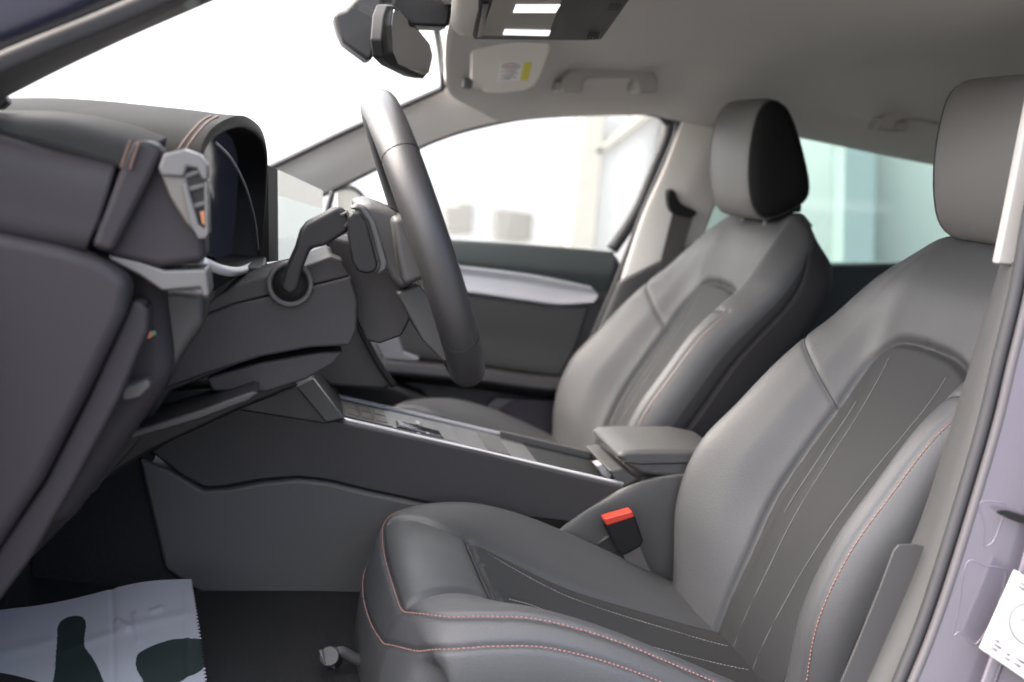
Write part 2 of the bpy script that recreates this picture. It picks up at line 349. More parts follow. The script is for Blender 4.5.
sheet('armrest', [PL(ar, .70), PL([(a, c+1) for a, c in ar], .64), PL([(a, c+8) for a, c in ar], .625), PL([(a-1, c+17) for a, c in ar], .63), PL([(a-4, c+22) for a, c in ar], .70)], DARKP, d)
prism('pull_handle', PL([(375, 340), (398, 334), (404, 352), (420, 358), (418, 362), (385, 360)], .64), .02, SILVERP, d, .004)
prism('door_pocket', PL([(495, 398), (562, 401), (547, 452), (470, 452)], .68), .03, mat('plum_pocket', (0.0370, 0.0311, 0.0385), .6, .3, 600), d, .006)
prism('pocket_edge', PL([(497, 398), (514, 399), (488, 421), (474, 418)], .672), .02, mat('pocket_edge_plastic', (.08, .078, .08), .5), d, .004)
fr = [(300, 205), (340, 186), (400, 156), (440, 138), (480, 126), (530, 117), (600, 113), (650, 113), (667, 119), (670, 132), (655, 170), (637, 212), (612, 250)]
MB().tube(spline(PL(fr, .712), 80), np.interp(np.arange(80), [0, 45, 52, 79], [.006, .006, .012, .013]), 10).build('window_frame', RUBBER, d)
prism('window_pane', PL([(300, 262), (300, 205), (340, 188), (400, 158), (480, 128), (540, 118), (600, 114), (650, 114), (668, 126), (640, 200), (614, 254)], .725), .004, CLEAR, d, 0)
MB().tube(spline(PL([(333, 192), (330, 202), (327, 216), (325, 232)], .70), 12), .006, 8).build('quarter_post', RUBBER, d)
mr = thing('wing_mirror', 'dark curved top of the wing mirror outside the passenger window', 'mirror')
sheet('mirror_shell', [PL([(336, 191), (350, 188), (362, 196), (368, 208), (370, 225)], .80), PL([(336, 192), (350, 189), (361, 198), (366, 209), (367, 226)], .84), PL([(336, 225), (342, 222), (350, 222), (356, 224), (360, 228)], .95)], WALLW, mr, th=.004)
MB().tube(spline(PL([(333, 192), (340, 188), (350, 187), (359, 192), (366, 202), (370, 216)], .795), 30), .0045, 8).build('mirror_edge', RUBBER, mr)
prism('mirror_foot', PL([(334, 216), (362, 216), (362, 236), (334, 236)], .78), .1, RUBBER, mr, .01)
d = thing('rear_door', 'closed rear passenger door with green tinted window behind the seats', 'car door')
prism('window_pane', PL([(690, 300), (706, 200), (725, 130), (790, 128), (860, 138), (940, 156), (1100, 180), (1100, 300)], .70), .004, TINT, d, 0)
prism('door_panel', PL([(640, 262), (700, 262), (830, 264), (960, 262), (1100, 262), (1100, 560), (600, 560)], .69), .05, mat('teal_black_panel', (.016, .022, .022), .6, .2, 500), d, .01)
bench = thing('rear_bench', 'dark rear bench seat half hidden behind the front seats', 'seat')
MB().box((1.55, 0, .52), (.5, 1.28, .2)).build('cushion', SEATSIDE, bench, .05, 5)
MB().box((1.9, 0, .78), (.16, 1.28, .5), [(.97, 0, -.24), (0, 1, 0), (.24, 0, .97)]).build('backrest', SEATSIDE, bench, .06, 5)

# ------------------------------------------------------------------ seat belt far
sb = thing('seat_belt', 'dark seat belt hanging from the passenger centre pillar', 'seat belt')
prism('belt_guide', spline(PL([(668, 193), (674, 190), (681, 203), (697, 212), (690, 217), (672, 212)], .635), 30, True), .03, BLACK, sb, .004)
prism('webbing', PL([(674, 208), (694, 214), (672, 285), (655, 284)], .648), .004, BELT, sb, .001)

# ------------------------------------------------------------------ overhead things
oc = thing('overhead_console', 'dark roof lamp console with two lit white lamps above the windscreen', 'roof lamp')
def tilt(l, y0, k=-.0042):          # wedge shaped pod : nearer towards its upper edge
    return [W(a, c, Y=y0+k*(40-c)) for a, c in l]
sheet('surround', [tilt([(452, -14), (452, 0), (451, 14), (452, 27), (461, 36)], .02), tilt([(466, -14), (464, 0), (464, 14), (464, 28), (468, 36)], .0), tilt([(500, -14), (498, 0), (496, 14), (492, 30), (488, 40)], .01)], BEIGE, oc, th=.01)
prism('housing', tilt([(478, -14), (477, 10), (471, 36), (474, 40), (586, 41), (602, 40), (622, 12), (640, -14)], 0), (.0, .03, .03), DARKP, oc, .004)
prism('lens', tilt([(497, -10), (480, 36), (548, 37), (566, -10)], -.006), (0, .008, .004), LENSM, oc, .002)
prism('chrome_edge', tilt([(483, 4), (489, 4), (482, 37), (477, 37)], -.010), (0, .01, .004), SILVER, oc, .001)
prism('reading_lamp', tilt([(516, 5), (561, 5), (556, 13), (513, 13)], -.016), (0, .006, .002), LAMP, oc, .001)
prism('reading_lamp', tilt([(505, 30), (551, 31), (549, 36), (503, 35)], -.016), (0, .006, .002), LAMP, oc, .001)
prism('switch', spline(tilt([(564, 20), (578, 20), (582, 25), (576, 29), (566, 29), (562, 25)], -.004), 24, True), (0, .006, .002), GREYP, oc, .001)
for (cx, cy) in ((611, 4), (590, 33)):
    m = MB()
    for i in range(4):
        for j in range(3):
            a = tilt([(cx+i*3-j*1, cy+j*2.6)], -.005)[0]; m.box(a, (.0015, .002, .0025))
    m.build('microphone_grille', BLACK, oc)
# sun visor
sv = thing('sun_visor', 'beige sun visor folded against the roof above the passenger', 'sun visor')
def vis(l, off=0): return [W(a, c, Y=.50-(92-c)*.0029+off) for a, c in l]
vo = [(471, 42), (550, 44), (551, 50), (541, 76), (535, 86), (524, 91), (500, 94), (484, 93), (482, 90), (473, 88), (470, 82)]
prism('visor_panel', vis(vo), (0, .014, .010), mat('visor_fabric', (.70, .67, .62), .8, .2, 900, .03), sv, .006, seg=4)
st = prism('warning_label', vis([(500, 63), (532, 62), (528, 80), (497, 82)], -.0025), (0, .003, 0), mat('bright_label', (.75, .75, .74), .5), sv, 0)
prism('yellow_band', vis([(524, 62.5), (532, 62), (528, 80), (520, 80.5)], -.0035), (0, .001, 0), YELLOW, st, 0)
m = MB(); m.tube(vis([(511+9*math.cos(t), 66.5+2.8*math.sin(t)) for t in np.linspace(0, 6.28, 30, endpoint=False)], -.0035), .0006, 5, True)
m.tube(vis([(505, 66.5), (517, 66.5)], -.0035), .0008, 5); m.build('red_symbol', REDINK, st)
m = MB()
for y, x0, x1 in ((71.5, 501, 516), (73.6, 506, 518), (75.6, 501, 514), (77.6, 503, 517), (79.2, 500, 510)): m.tube(vis([(x0, y), (x1, y-.4)], -.0035), .0005, 5)
m.build('small_print', GREYINK, st)
MB().tube(vis([(473, 42), (478, 44), (486, 43)], -.004), .006, 8).build('hinge', BEIGE, sv)
MB().box(vis([(467, 83)])[0], (.018, .02, .02)).build('clip', GREYP, sv, .004)
# grab handles
HANDM = mat('handle_plastic', (.27, .258, .24), .6, .2, 700)
def handle(pts, Y, label):
    h = thing('grab_handle', label, 'grab handle', 'grab handles on the far roof edge')
    prism('grip', PL(pts, Y), .018, HANDM, h, .006, seg=4)
    for q in (pts[0], pts[-1] if len(pts) < 14 else pts[8]):
        a = W(q[0], q[1]-6, Y=Y+.04); MB().box(a, (.03, .06, .022)).build('mount', HANDM, h, .006)
    return h
handle([(562, 93), (562, 79), (568, 70), (580, 67), (640, 67), (652, 70), (658, 79), (658, 93), (638, 93), (637, 82), (630, 78), (591, 78), (584, 82), (583, 93)], .50, 'beige grab handle above the front passenger window')
handle([(877, 130), (884, 115), (898, 109), (925, 112), (965, 121), (988, 130), (988, 147), (970, 143), (966, 133), (925, 122), (905, 119), (897, 123), (894, 132)], .53, 'beige grab handle above the rear window beside the driver headrest')
# mirror
mi = thing('rearview_mirror', 'rear view mirror with dark frame on the windscreen', 'mirror')
near = [(386, 6), (389, 4), (395, 8), (399, 20)]
def mq(l): return [W(a, c, Y=-.10+(a-384)/48*.2) for a, c in l]
prism('housing', mq([(388, 5), (394, 5), (404, 14), (427, 40), (432, 55), (428, 74), (424, 79), (414, 77), (392, 66), (384, 58), (382, 40), (384, 16)]), (-.016, .005, 0), BLACK, mi, .003)
mgl = np.array(mq([(392, 10), (398, 11), (409, 21), (428, 44), (431, 56), (427, 73), (420, 75), (396, 64), (391, 52), (390, 25)])); mgn = np.cross(mgl[3]-mgl[0], mgl[7]-mgl[0]); mgn /= np.linalg.norm(mgn); mgn *= 1 if mgn[0] > 0 else -1
prism('mirror_glass', mgl+mgn*.003, -mgn*.002, MIRROR, mi, 0)
prism('bracket', PL([(377, 40), (386, 40), (386, 52), (379, 52)], .0), .03, BLACK, mi, .003)
sh = thing('sensor_housing', 'dark sensor housing at the top of the windscreen behind the mirror', 'sensor housing')
prism('cover', PL([(333, 14), (345, 9), (372, -20), (382, -20), (383, 20), (372, 61), (366, 60), (343, 43), (337, 30)], .02), .08, mat('cover_plastic', (.012, .012, .013), .5, spec=.3), sh, .008)
prism('top_shade', PL([(370, -20), (460, -20), (452, 10), (449, 27), (402, 25), (380, 12)], .06), .08, BLACK, sh, .006)

# ------------------------------------------------------------------ dashboard
da = thing('dashboard', 'dark dashboard with padded hood over the instrument screen', 'dashboard')
# main mass behind and to the far side
MB().prism([(-.60, -.64, .70), (-.60, -.64, .93), (-.30, -.64, .985), (-.12, -.64, .95), (-.10, -.64, .82), (-.2, -.64, .66)], (0, 1.32, 0)).build('dash_core', PLUM, da, .02)
# hood : arch profile, swept forward
arch = [(206, 244, -.575), (200, 205, -.59), (198, 172, -.59), (203, 143, -.575), (216, 125, -.53), (238, 115.5, -.43), (252, 120, -.34), (262, 131, -.26), (266.5, 150, -.21), (266, 180, -.18), (263, 222, -.17), (258, 264, -.17)]
rim = np.array(P3(arch)); cen = rim.mean(0)
def fwd(dx, dz=0, s=1.0, lip=0):
    q = rim.copy(); q[:, 0] -= dx; q[:, 1] = cen[1]+(q[:, 1]-cen[1])*s; q[:, 2] += dz; return q
inn = rim.copy(); inn[:, 1] = cen[1]+(inn[:, 1]-cen[1])*.93; inn[:, 2] = (inn[:, 2]-.9)*.93+.9
def inf(dx): q = inn.copy(); q[:, 0] -= dx; return q
sheet('hood_pad', [fwd(.46, -.035), fwd(.34, -.012), fwd(.2, .004), fwd(.08, .003), fwd(.02, 0), rim], DASHTOP, da, ns=50, nt_=90)
sheet('hood_lining', [rim, inn, inf(.02), inf(.14)], BLACK, da, ns=30, nt_=90)
scq = np.array([q for q in inf(.035)])
raw('instrument_screen', list(scq)+[scq.mean(0)], [(i, (i+1) % len(scq), len(scq)) for i in range(len(scq))], mat('navy_screen', (.006, .006, .008), .1, emit=((.30, .36, .6), .0022)), da, smooth=False)
MB().tube(spline(P3([(203, 262, -.56), (222, 270, -.5), (241, 271, -.36), (258, 262, -.19)]), 30), .0055, 8).build('silver_bezel', mat('bright_bezel', (.42, .42, .42), .4, metal=.3), da)
MB().tube(spline(P3([(216, 143, -.5), (232, 160, -.42), (246, 188, -.33), (255, 222, -.24), (258, 250, -.19)]), 30), .0016, 6).build('screen_edge', SILVERP, da)
# orange stitches over the hood
def onhood(px, py): return W(px, py, Y=-.52)
for l in ([(218, 116.5, -.52), (208, 122, -.56), (196, 135, -.588), (184, 152, -.60)], [(211, 116, -.52), (201, 122, -.56), (189, 135, -.588), (178, 150, -.60)]):
    MB().tube(spline(P3(l), 16), .0013, 6).build('stitching', COPPER, da)
# end pad and its frame
sheet('side_top_pad', [P3([(-60, 112, -.52), (0, 120, -.55), (60, 122, -.575), (120, 132, -.60), (165, 148, -.62)]), P3([(-60, 118, -.60), (0, 126, -.62), (60, 132, -.64), (110, 146, -.655), (150, 158, -.66)]), P3([(-60, 126, -.66), (0, 141, -.675), (60, 155, -.685), (105, 168, -.69), (130, 176, -.69)])], DASHTOP, da, th=.01)
sheet('end_panel', [PL([(-60, 130), (0, 146), (60, 161), (112, 175)], -.66), PL([(-60, 136), (0, 152), (60, 167), (114, 178)], -.695), PL([(-60, 190), (0, 202), (50, 212), (100, 220)], -.70), PL([(-60, 214), (0, 228), (50, 238), (88, 244)], -.695), PL([(-60, 220), (0, 233), (50, 243), (88, 248)], -.66)], PLUM, da, th=.01)
prism('end_frame', PL([(118, 174), (134, 140), (152, 141), (164, 152), (140, 200), (112, 254), (90, 247)], -.712), .06, PLUM, da, .008, seg=4)
prism('vent_shroud', PL([(135, 178), (160, 152), (182, 160), (190, 205), (205, 240), (206, 262), (160, 268), (105, 256), (115, 225)], -.695), .06, PLUM, da, .008, seg=4)
for l in ([(131, 140), (125, 156), (121, 168)], [(140, 141), (134, 157), (130, 170)]):
    MB().tube(spline(PL(l, -.715), 10), .0013, 6).build('stitching', COPPER, da)
vn = thing('air_vent', 'silver framed air vent at the driver end of the dashboard', 'air vent'); vn.parent = da
for k_ in ('label', 'category'): del vn[k_]
prism('vent_side', PL([(160, 172), (187, 176), (198, 236), (186, 223), (170, 197)], -.712), .03, mat('warm_grey_vent', (.055, .05, .045), .5), vn, .003)
prism('vent_cap', PL([(158, 168), (163, 154), (184, 149), (200, 155), (208, 166), (208, 181), (202, 180), (197, 169), (187, 167), (184, 177), (161, 176)], -.716), .035, SILVER, vn, .003, seg=3)
prism('vent_frame', PL([(182, 184), (187, 184), (199, 225), (205, 229), (204, 182), (207.5, 182), (209, 233), (205, 239), (198, 239), (189, 221)], -.716), .03, SILVER, vn, .0015)
prism('vent_opening', PL([(183, 165), (199, 165), (206, 178), (207, 231), (198, 229), (185, 190)], -.710), .012, BLACK, vn, .001)
for q in ([(184, 174), (203, 168), (204, 172), (185, 179)], [(187, 187), (204, 183), (205, 187), (189, 192)], [(192, 204), (205, 201), (206, 205), (194, 209)]):
    prism('slat', PL(q, -.713), .02, GREYP, vn, .001)
prism('thumb_tab', PL([(200, 212), (204.5, 211), (205, 226), (202, 224)], -.7135), .01, ORANGE, vn, .001)
# silver blade
prism('silver_blade', PL([(110, 254), (136, 260), (165, 270), (207, 269), (210, 296), (203, 298), (200, 288), (162, 291), (140, 276), (108, 260)], -.69), .06, SILVER, da, .004)
# lower body
lp = PL([(-60, 222), (0, 234), (60, 247), (100, 260), (131, 281), (126, 312), (86, 396), (42, 482), (0, 546), (-60, 630)], -.72)
prism('lower_end_panel', lp, .05, PLUM, da, .012, seg=4)
prism('end_panel_edge', PL([(132, 300), (143, 303), (149, 312), (148, 330), (120, 398), (72, 488), (30, 560), (0, 600), (-40, 640), (0, 545), (44, 482), (88, 396), (124, 318)], -.70), .05, PLUM, da, .008)
prism('switch_panel', PL([(100, 262), (165, 288), (205, 292), (205, 325), (190, 345), (150, 410), (90, 500), (60, 480)], -.62), .08, DARKP, da, .01)
MB().cyl(W(148, 334, Y=-.648), W(148, 334, Y=-.63), .0045, 16).build('light_switch', ORANGE, da)
MB().cyl(W(153, 333, Y=-.647), W(153, 333, Y=-.63), .003, 16).build('indicator', GREEN, da)
prism('switch_ledge', PL([(118, 388), (148, 378), (152, 386), (140, 398), (122, 402)], -.66), .03, GREYP, da, .006)
prism('knee_panel', PL([(150, 300), (235, 300), (250, 360), (170, 392), (140, 440), (60, 530), (20, 570), (80, 440)], -.452), .10, mat('knee_plastic', (.012, .011, .0115), .6, .3, 700, .06, spec=.22), da, .004)
prism('under_tray', PL([(132, 430), (200, 409), (252, 391), (260, 393), (250, 401), (200, 420), (128, 441), (60, 470), (70, 450)], -.50), .22, DARKP, da, .005)
prism('far_underside', PL([(60, 400), (150, 390), (290, 380), (300, 386), (240, 410), (150, 452), (40, 520)], -.40), .3, BLACK, da, .02)
# centre stack behind the column, and the far dash edge
prism('centre_stack', PL([(235, 285), (340, 262), (352, 300), (366, 338), (394, 385), (384, 392), (330, 388), (318, 380), (240, 390)], .02), .55, DARKP, da, .01)
MB().tube(spline(PL([(328, 240), (340, 276), (352, 310), (366, 340), (380, 366), (394, 386)], .0), 30), .005, 8).build('dash_edge', BLACK, da)
prism('glovebox_lid', PL([(316, 380), (394, 386), (430, 400), (430, 420), (320, 410)], .60), .1, BLACK, da, .01)
# touchscreen
ts = thing('touchscreen', 'upright centre touchscreen with pale glare painted as glow beside the instrument hood', 'screen')
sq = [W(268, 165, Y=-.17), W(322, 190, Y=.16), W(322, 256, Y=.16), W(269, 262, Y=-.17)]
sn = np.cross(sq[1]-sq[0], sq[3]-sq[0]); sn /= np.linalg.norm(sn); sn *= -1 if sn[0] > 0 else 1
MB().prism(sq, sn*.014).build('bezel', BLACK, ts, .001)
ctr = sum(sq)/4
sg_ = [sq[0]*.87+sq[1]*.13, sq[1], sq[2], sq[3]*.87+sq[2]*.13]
raw('glass', [ctr+(q-ctr)*.985-sn*.0015 for q in sg_], [(0, 1, 2, 3)], mat('glare_screen', (.02, .02, .02), .12, emit=((.80, .86, .85), .075)), ts, smooth=False)  # pale reflection on the screen painted as glow
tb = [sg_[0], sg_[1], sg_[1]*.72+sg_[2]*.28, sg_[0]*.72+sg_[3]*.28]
raw('glare_band', [ctr+(q-ctr)*.985-sn*.0022 for q in tb], [(0, 1, 2, 3)], mat('glare_strip', (.02, .02, .02), .2, emit=((.80, .78, .74), .062)), ts, smooth=False)  # second glow strip for the warmer glare along the top
# column and stalk
COLP = mat('column_plastic', (.017, .0158, .0165), .6, .3, 700, .06, spec=.25)
prism('display_base', PL([(180, 256), (215, 262), (240, 266), (264, 268), (266, 290), (240, 310), (180, 310)], -.33), .16, BLACK, da, .003)
cc = thing('steering_column', 'plastic steering column cover below the instrument hood', 'steering column')
prism('upper_cover', PL([(203, 308), (213, 299), (232, 288), (262, 277), (300, 267), (330, 256), (342, 260), (350, 276), (300, 288), (235, 303.5), (197, 317.5)], -.454), .15, COLP, cc, .003)
prism('side_cover', PL([(196, 318), (235, 304), (300, 289), (351, 276), (358, 300), (357, 330), (350, 346), (310, 348), (262, 357), (210, 373), (163, 390), (180, 350)], -.456), .17, COLP, cc, .004)
prism('lower_cover', PL([(206, 378), (262, 362), (320, 352), (344, 351), (334, 364), (305, 380), (268, 392), (240, 392), (212, 392)], -.44), .14, COLP, cc, .004)
m = MB(); c0 = W(290, 284, Y=-.463); m.tube([c0+np.array([.0225*math.cos(t), 0, .0225*math.sin(t)]) for t in np.linspace(0, 2*math.pi, 40, endpoint=False)], .0035, 10, True)
m.build('stalk_ring', GREYP, cc)
MB().cyl(c0+np.array([0, -.001, 0]), c0+np.array([0, .01, 0]), .0205, 32).build('stalk_boot', BLACK, cc)
k = prism('indicator_stalk', PL([(280, 289), (285, 270), (295, 248), (300, 231), (306, 223), (336, 207), (345, 209), (352, 222), (348, 232), (325, 246), (311, 249), (304, 266), (298, 290), (290, 296)], -.505), .032, BLACK, cc, .006, seg=4)
MB().tube(P3([(341, 215.5, -.506), (347, 212, -.506), (350, 220, -.506), (345, 227, -.506)]), .002, 8).build('switch_tip', GREYP, k)

# ------------------------------------------------------------------ steering wheel
wt = thing('steering_wheel', 'black leather steering wheel seen edge on in front of the dashboard', 'steering wheel')
top, bot = W(379, 107, Y=-.37), W(464, 366, Y=-.37); wc = (top+bot)/2; tv = (top-bot); rad_w = np.linalg.norm(tv)/2; tv /= np.linalg.norm(tv)
ya = R(1.5); sv_ = np.array([math.sin(ya), math.cos(ya), 0]); sv_ -= tv*(sv_ @ tv); sv_ /= np.linalg.norm(sv_)
fwdv = np.cross(sv_, tv); fwdv *= -1 if fwdv[0] > 0 else 1      # towards the dash
def wp(ang, r=1.0): return wc+rad_w*r*(math.sin(ang)*tv+math.cos(ang)*sv_)
ring = []
for t in np.linspace(0, 2*math.pi, 96, endpoint=False):
    q = wp(t); s = math.sin(t)
    if s < -.93: q = wc+rad_w*(-.93-(abs(s)-.93)*.3-.0)*tv*1.03+rad_w*math.cos(t)*sv_
    ring.append(q)
MB().tube(ring, .0215, 20, True, flat=1.0).build('rim', mat('rim_leather', (.020, .0195, .020), .45, .12, 600, cells=True), wt)
for a in (R(140), R(-140)):
    pc = wp(a); pn = wp(a+.04)-wp(a-.04); pn /= np.linalg.norm(pn); u = np.cross(pn, fwdv); u /= np.linalg.norm(u)
    MB().tube([pc+.0212*(math.cos(t)*u+math.sin(t)*fwdv) for t in np.linspace(0, 2*math.pi, 24, endpoint=False)], .0008, 6, True).build('rim_seam', BLACK, wt)
prism('hub', PL([(357, 206), (372, 203), (398, 212), (408, 226), (416, 262), (414, 284), (400, 290), (390, 278), (376, 250)], -.46), .20, mat('hub_plastic', (.034, .033, .033), .5, .3, 700, .06), wt, .02, seg=5)
prism('rear_cover', PL([(328, 236), (352, 242), (386, 266), (414, 284), (414, 312), (402, 336), (380, 344), (366, 341), (349, 304), (336, 266)], -.40), .1, COLP, wt, .004)
prism('spoke', [*PL([(392, 218), (404, 216), (428, 232), (440, 262), (434, 276), (404, 286), (398, 262)], -.50)], .10, GREYP, wt, .012, seg=4)
prism('paddle', PL([(348, 217), (352, 212), (360, 212), (367, 222), (378, 264), (376, 271), (368, 274), (358, 272), (352, 262), (348, 236)], -.52), .02, BLACK, wt, .006, seg=4)
prism('paddle_frame', PL([(350, 209), (356, 204), (366, 206), (376, 222), (388, 262), (386, 270), (376, 276), (380, 264), (368, 222), (360, 211)], -.51), .03, GREYP, wt, .005, seg=4)
prism('lower_spoke', PL([(396, 293), (419, 284), (436, 306), (456, 340), (452, 362), (443, 362), (422, 340)], -.42), .06, GREYP, wt, .004)
prism('spoke_trim', PL([(401, 296), (418, 290), (423, 296), (406, 303)], -.405), .02, BLACK, wt, .002)
prism('far_spoke', PL([(380, 205), (393, 208), (405, 215), (400, 222), (384, 214)], -.28), .08, BLACK, wt, .004)

# ------------------------------------------------------------------ console
cn = thing('centre_console', 'long dark centre console with gear selector sloping back from the dashboard', 'console')
prism('upper_side', PL([(150, 452), (190, 425), (232, 408), (290, 414), (336, 421), (480, 452), (623, 487), (618, 494), (572, 523), (500, 515), (432, 504), (362, 489), (330, 481), (300, 477.5), (262, 480), (225, 487), (205, 488), (185, 478)], -.115), .05, mat('console_side', (0.0104, 0.0096, 0.0100), .6, .35, 700, .06), cn, .004)
prism('side_shade', PL([(30, 430), (150, 450), (180, 560), (205, 600), (30, 620)], -.112), .04, CARPET, cn, .004)  # dark sheet put in for the shade the console side fades into
prism('lower_side', PL([(138, 458), (170, 470), (203, 490), (230, 488), (262, 482), (300, 479.5), (330, 483), (362, 491), (432, 506), (470, 520), (480, 610), (364, 597), (200, 593), (165, 570)], -.122), .06, GREYP, cn, .006)
MB().prism(P3([(338, 420, -.112), (480, 451, -.112), (624, 486, -.112), (624, 500, -.112), (480, 470, -.112), (330, 440, -.112)]), (0, .17, 0)).build('deck', mat('deck_plastic', (.045, .045, .045), .4, .2, 500), cn, .003)
def dk(u, v, h=0):       # deck coordinates: u along, v across (0 near .. 1 far)
    a = np.array(W(338, 420, Y=-.112)); b2 = np.array(W(624, 486, Y=-.112)); q = a+(b2-a)*u; q = q+np.array([0, .17*v, h]); return q
def slab(name, u0, u1, v0, v1, h0, h1, m_, bev=.002, par=cn):
    v = [dk(u0, v0, h0), dk(u1, v0, h0), dk(u1, v1, h0), dk(u0, v1, h0)]
    return MB().prism(v, (0, 0, h1-h0)).build(name, m_, par, bev)
MB().tube([dk(t, .93, .004) for t in np.linspace(-.05, .97, 20)], .0042, 10).build('deck_rail_and_highlight', SILVERP, cn)
MB().tube([dk(t, .03, .002) for t in np.linspace(0, 1, 20)], .0024, 10).build('deck_rail_and_highlight', mat('edge_highlight', (.36, .36, .37), .4, metal=.2), cn)  # near line is the deck's edge highlight, painted as a bright tube
slab('button_panel', .02, .20, .18, .82, .0005, .003, mat('panel_silver', (.04, .04, .04), .35), .001)
for i, u in enumerate((.035, .085, .135)):
    slab('button', u, u+.04, .25, .5, .003, .0042, GREYP, .001); slab('button', u, u+.04, .54, .78, .003, .0042, GREYP, .001)
slab('selector_plate', .19, .42, .15, .85, .0005, .003, mat('plate_silver', (.05, .05, .05), .35), .001)
gs = prism('gear_selector', PL([(396, 432), (398, 425), (404, 426), (442, 436), (445, 440), (443, 446), (432, 444), (399, 438)], -.085), .035, GLOSS, cn, .002)
for u in (408, 417, 426): prism('selector_mark', PL([(u, 432), (u+3.5, 433), (u+3.5, 434.5), (u, 433.5)], -.0865), .001, WHITE, gs, 0)
prism('selector_lever', PL([(416, 423), (421, 424), (427, 433), (422, 434)], -.04), .02, SILVERP, cn, .002)
slab('slot', .43, .49, .2, .6, .0005, .002, BLACK, .0005)
slab('cup_divider', .52, .60, .1, .85, .0005, .004, GREYP, .001)
slab('cup_well', .62, .95, .12, .85, .0005, .0015, BLACK, .0005)
slab('cup_wall', .61, .96, .85, .9, .0005, .012, GREYP, .002)
prism('cup_latch', PL([(596, 466), (602, 464), (612, 474), (610, 481), (604, 478)], -.08), .03, SILVERP, cn, .002)
# junction wing to dash
prism('wing', PL([(283, 392), (313, 378), (345, 420), (325, 424), (230, 409)], -.121), .2, DARKP, cn, .003)
prism('wing_face', PL([(296, 387), (313, 378), (344, 419), (326, 423)], -.128), .008, GREYP, cn, .003)
MB().tube([W(313, 378, Y=-.126), W(345, 420, Y=-.126)], .0012, 6).build('wing_line', SILVERP, cn)
# armrest
sheet('armrest_base', [P3([(620, 489, -.118), (594, 505, -.118), (570, 521, -.118), (520, 560, -.118)]), P3([(645, 481, -.122), (618, 499, -.125), (596, 518, -.125), (560, 570, -.125)]), P3([(690, 474, -.122), (680, 510, -.125), (680, 560, -.125), (680, 620, -.125)]), P3([(740, 480, -.118), (740, 510, -.118), (740, 560, -.118), (740, 620, -.118)])], GREYP, cn, th=.05)
prism('armrest_neck', PL([(608, 470), (622, 468), (640, 480), (622, 489)], -.10), .16, GREYP, cn, .004)
am = prism('armrest_lid', PL([(616, 456), (624, 451), (640, 450), (700, 450), (730, 456), (730, 476), (690, 477), (655, 476), (642, 474), (628, 466)], -.115), .17, mat('armrest_vinyl', (0.0407, 0.0407, 0.0400), .45, .25, 420, cells=True), cn, .007, seg=4)
MB().tube(P3([(622, 461, -.1162), (640, 464, -.1162), (690, 463, -.1162), (730, 463, -.1162)]), .0010, 6).build('lid_seam', BLACK, am)

# buckle
bk = thing('belt_buckle', 'black seat belt buckle with red button beside the driver seat', 'buckle')
prism('body', PL([(604, 523), (634, 513), (644, 541), (641, 547), (624, 556), (618, 553)], -.17), .025, BLACK, bk, .004)
prism('release_button', PL([(604, 519), (632, 511), (635, 517), (607, 526)], -.172), .022, RED, bk, .002)
MB().prism(P3([(622, 552, -.165), (640, 546, -.165), (662, 600, -.165), (645, 606, -.165)]), (0, .006, 0)).build('strap', BELT, bk, .001)

# ------------------------------------------------------------------ seats
class Surf:
    def __init__(s, rows): s.A = np.array(rows, float); s.n, s.m = s.A.shape[:2]
    def ev(s, a, b):
        a = np.atleast_1d(a).astype(float); b = np.atleast_1d(b).astype(float)
        i1, w1 = cr_idx(s.n, a); i2, w2 = cr_idx(s.m, b)
        return np.einsum('nk,nl,nkld->nd', w1, w2, s.A[i1[:, :, None], i2[:, None, :]])
    def nrm(s, a, b):
        e = .05; u = s.ev(np.clip(a+e, 0, s.n-1), b)-s.ev(np.clip(a-e, 0, s.n-1), b); v = s.ev(a, np.clip(b+e, 0, s.m-1))-s.ev(a, np.clip(b-e, 0, s.m-1))
        n = np.cross(u, v); return n/(np.linalg.norm(n, axis=1)[:, None]+1e-9)
def dens(l, n): return spline(l, n)
def build_surf(S, ns, nt_, seams, regions, parent, sign):
    a = np.linspace(0, S.n-1, ns); b = np.linspace(0, S.m-1, nt_); AA, BB = np.meshgrid(a, b, indexing='ij'); fa, fb = AA.ravel(), BB.ravel()
    V = S.ev(fa, fb); N = S.nrm(fa, fb)*sign
    for line, dep, wd in seams:
        q = dens(line, 260); Q = S.ev(q[:, 0], q[:, 1])
        dmin = np.sqrt(((V[:, None, :]-Q[None])**2).sum(-1)).min(1)
        V = V-N*(dep*np.exp(-(dmin/wd)**2))[:, None]
    F_ = [(i*nt_+j, i*nt_+j+1, (i+1)*nt_+j+1, (i+1)*nt_+j) for i in range(ns-1) for j in range(nt_-1)]
    if sign < 0: F_ = [f[::-1] for f in F_]
    fc = np.array([(a[f[0]//nt_]*.5+a[f[2]//nt_]*.5, (b[f[0] % nt_]+b[f[2] % nt_])/2) for f in F_])
    used = np.zeros(len(F_), bool)
    for name, test, m_, cl in regions:
        k = np.array([test(x, y) for x, y in fc]) & ~used; used |= k
        idx = [F_[i] for i in np.nonzero(k)[0]]; vs = sorted({i for f in idx for i in f}); mp = {v: i for i, v in enumerate(vs)}
        raw(name, V[vs], [tuple(mp[i] for i in f) for f in idx], m_, parent)
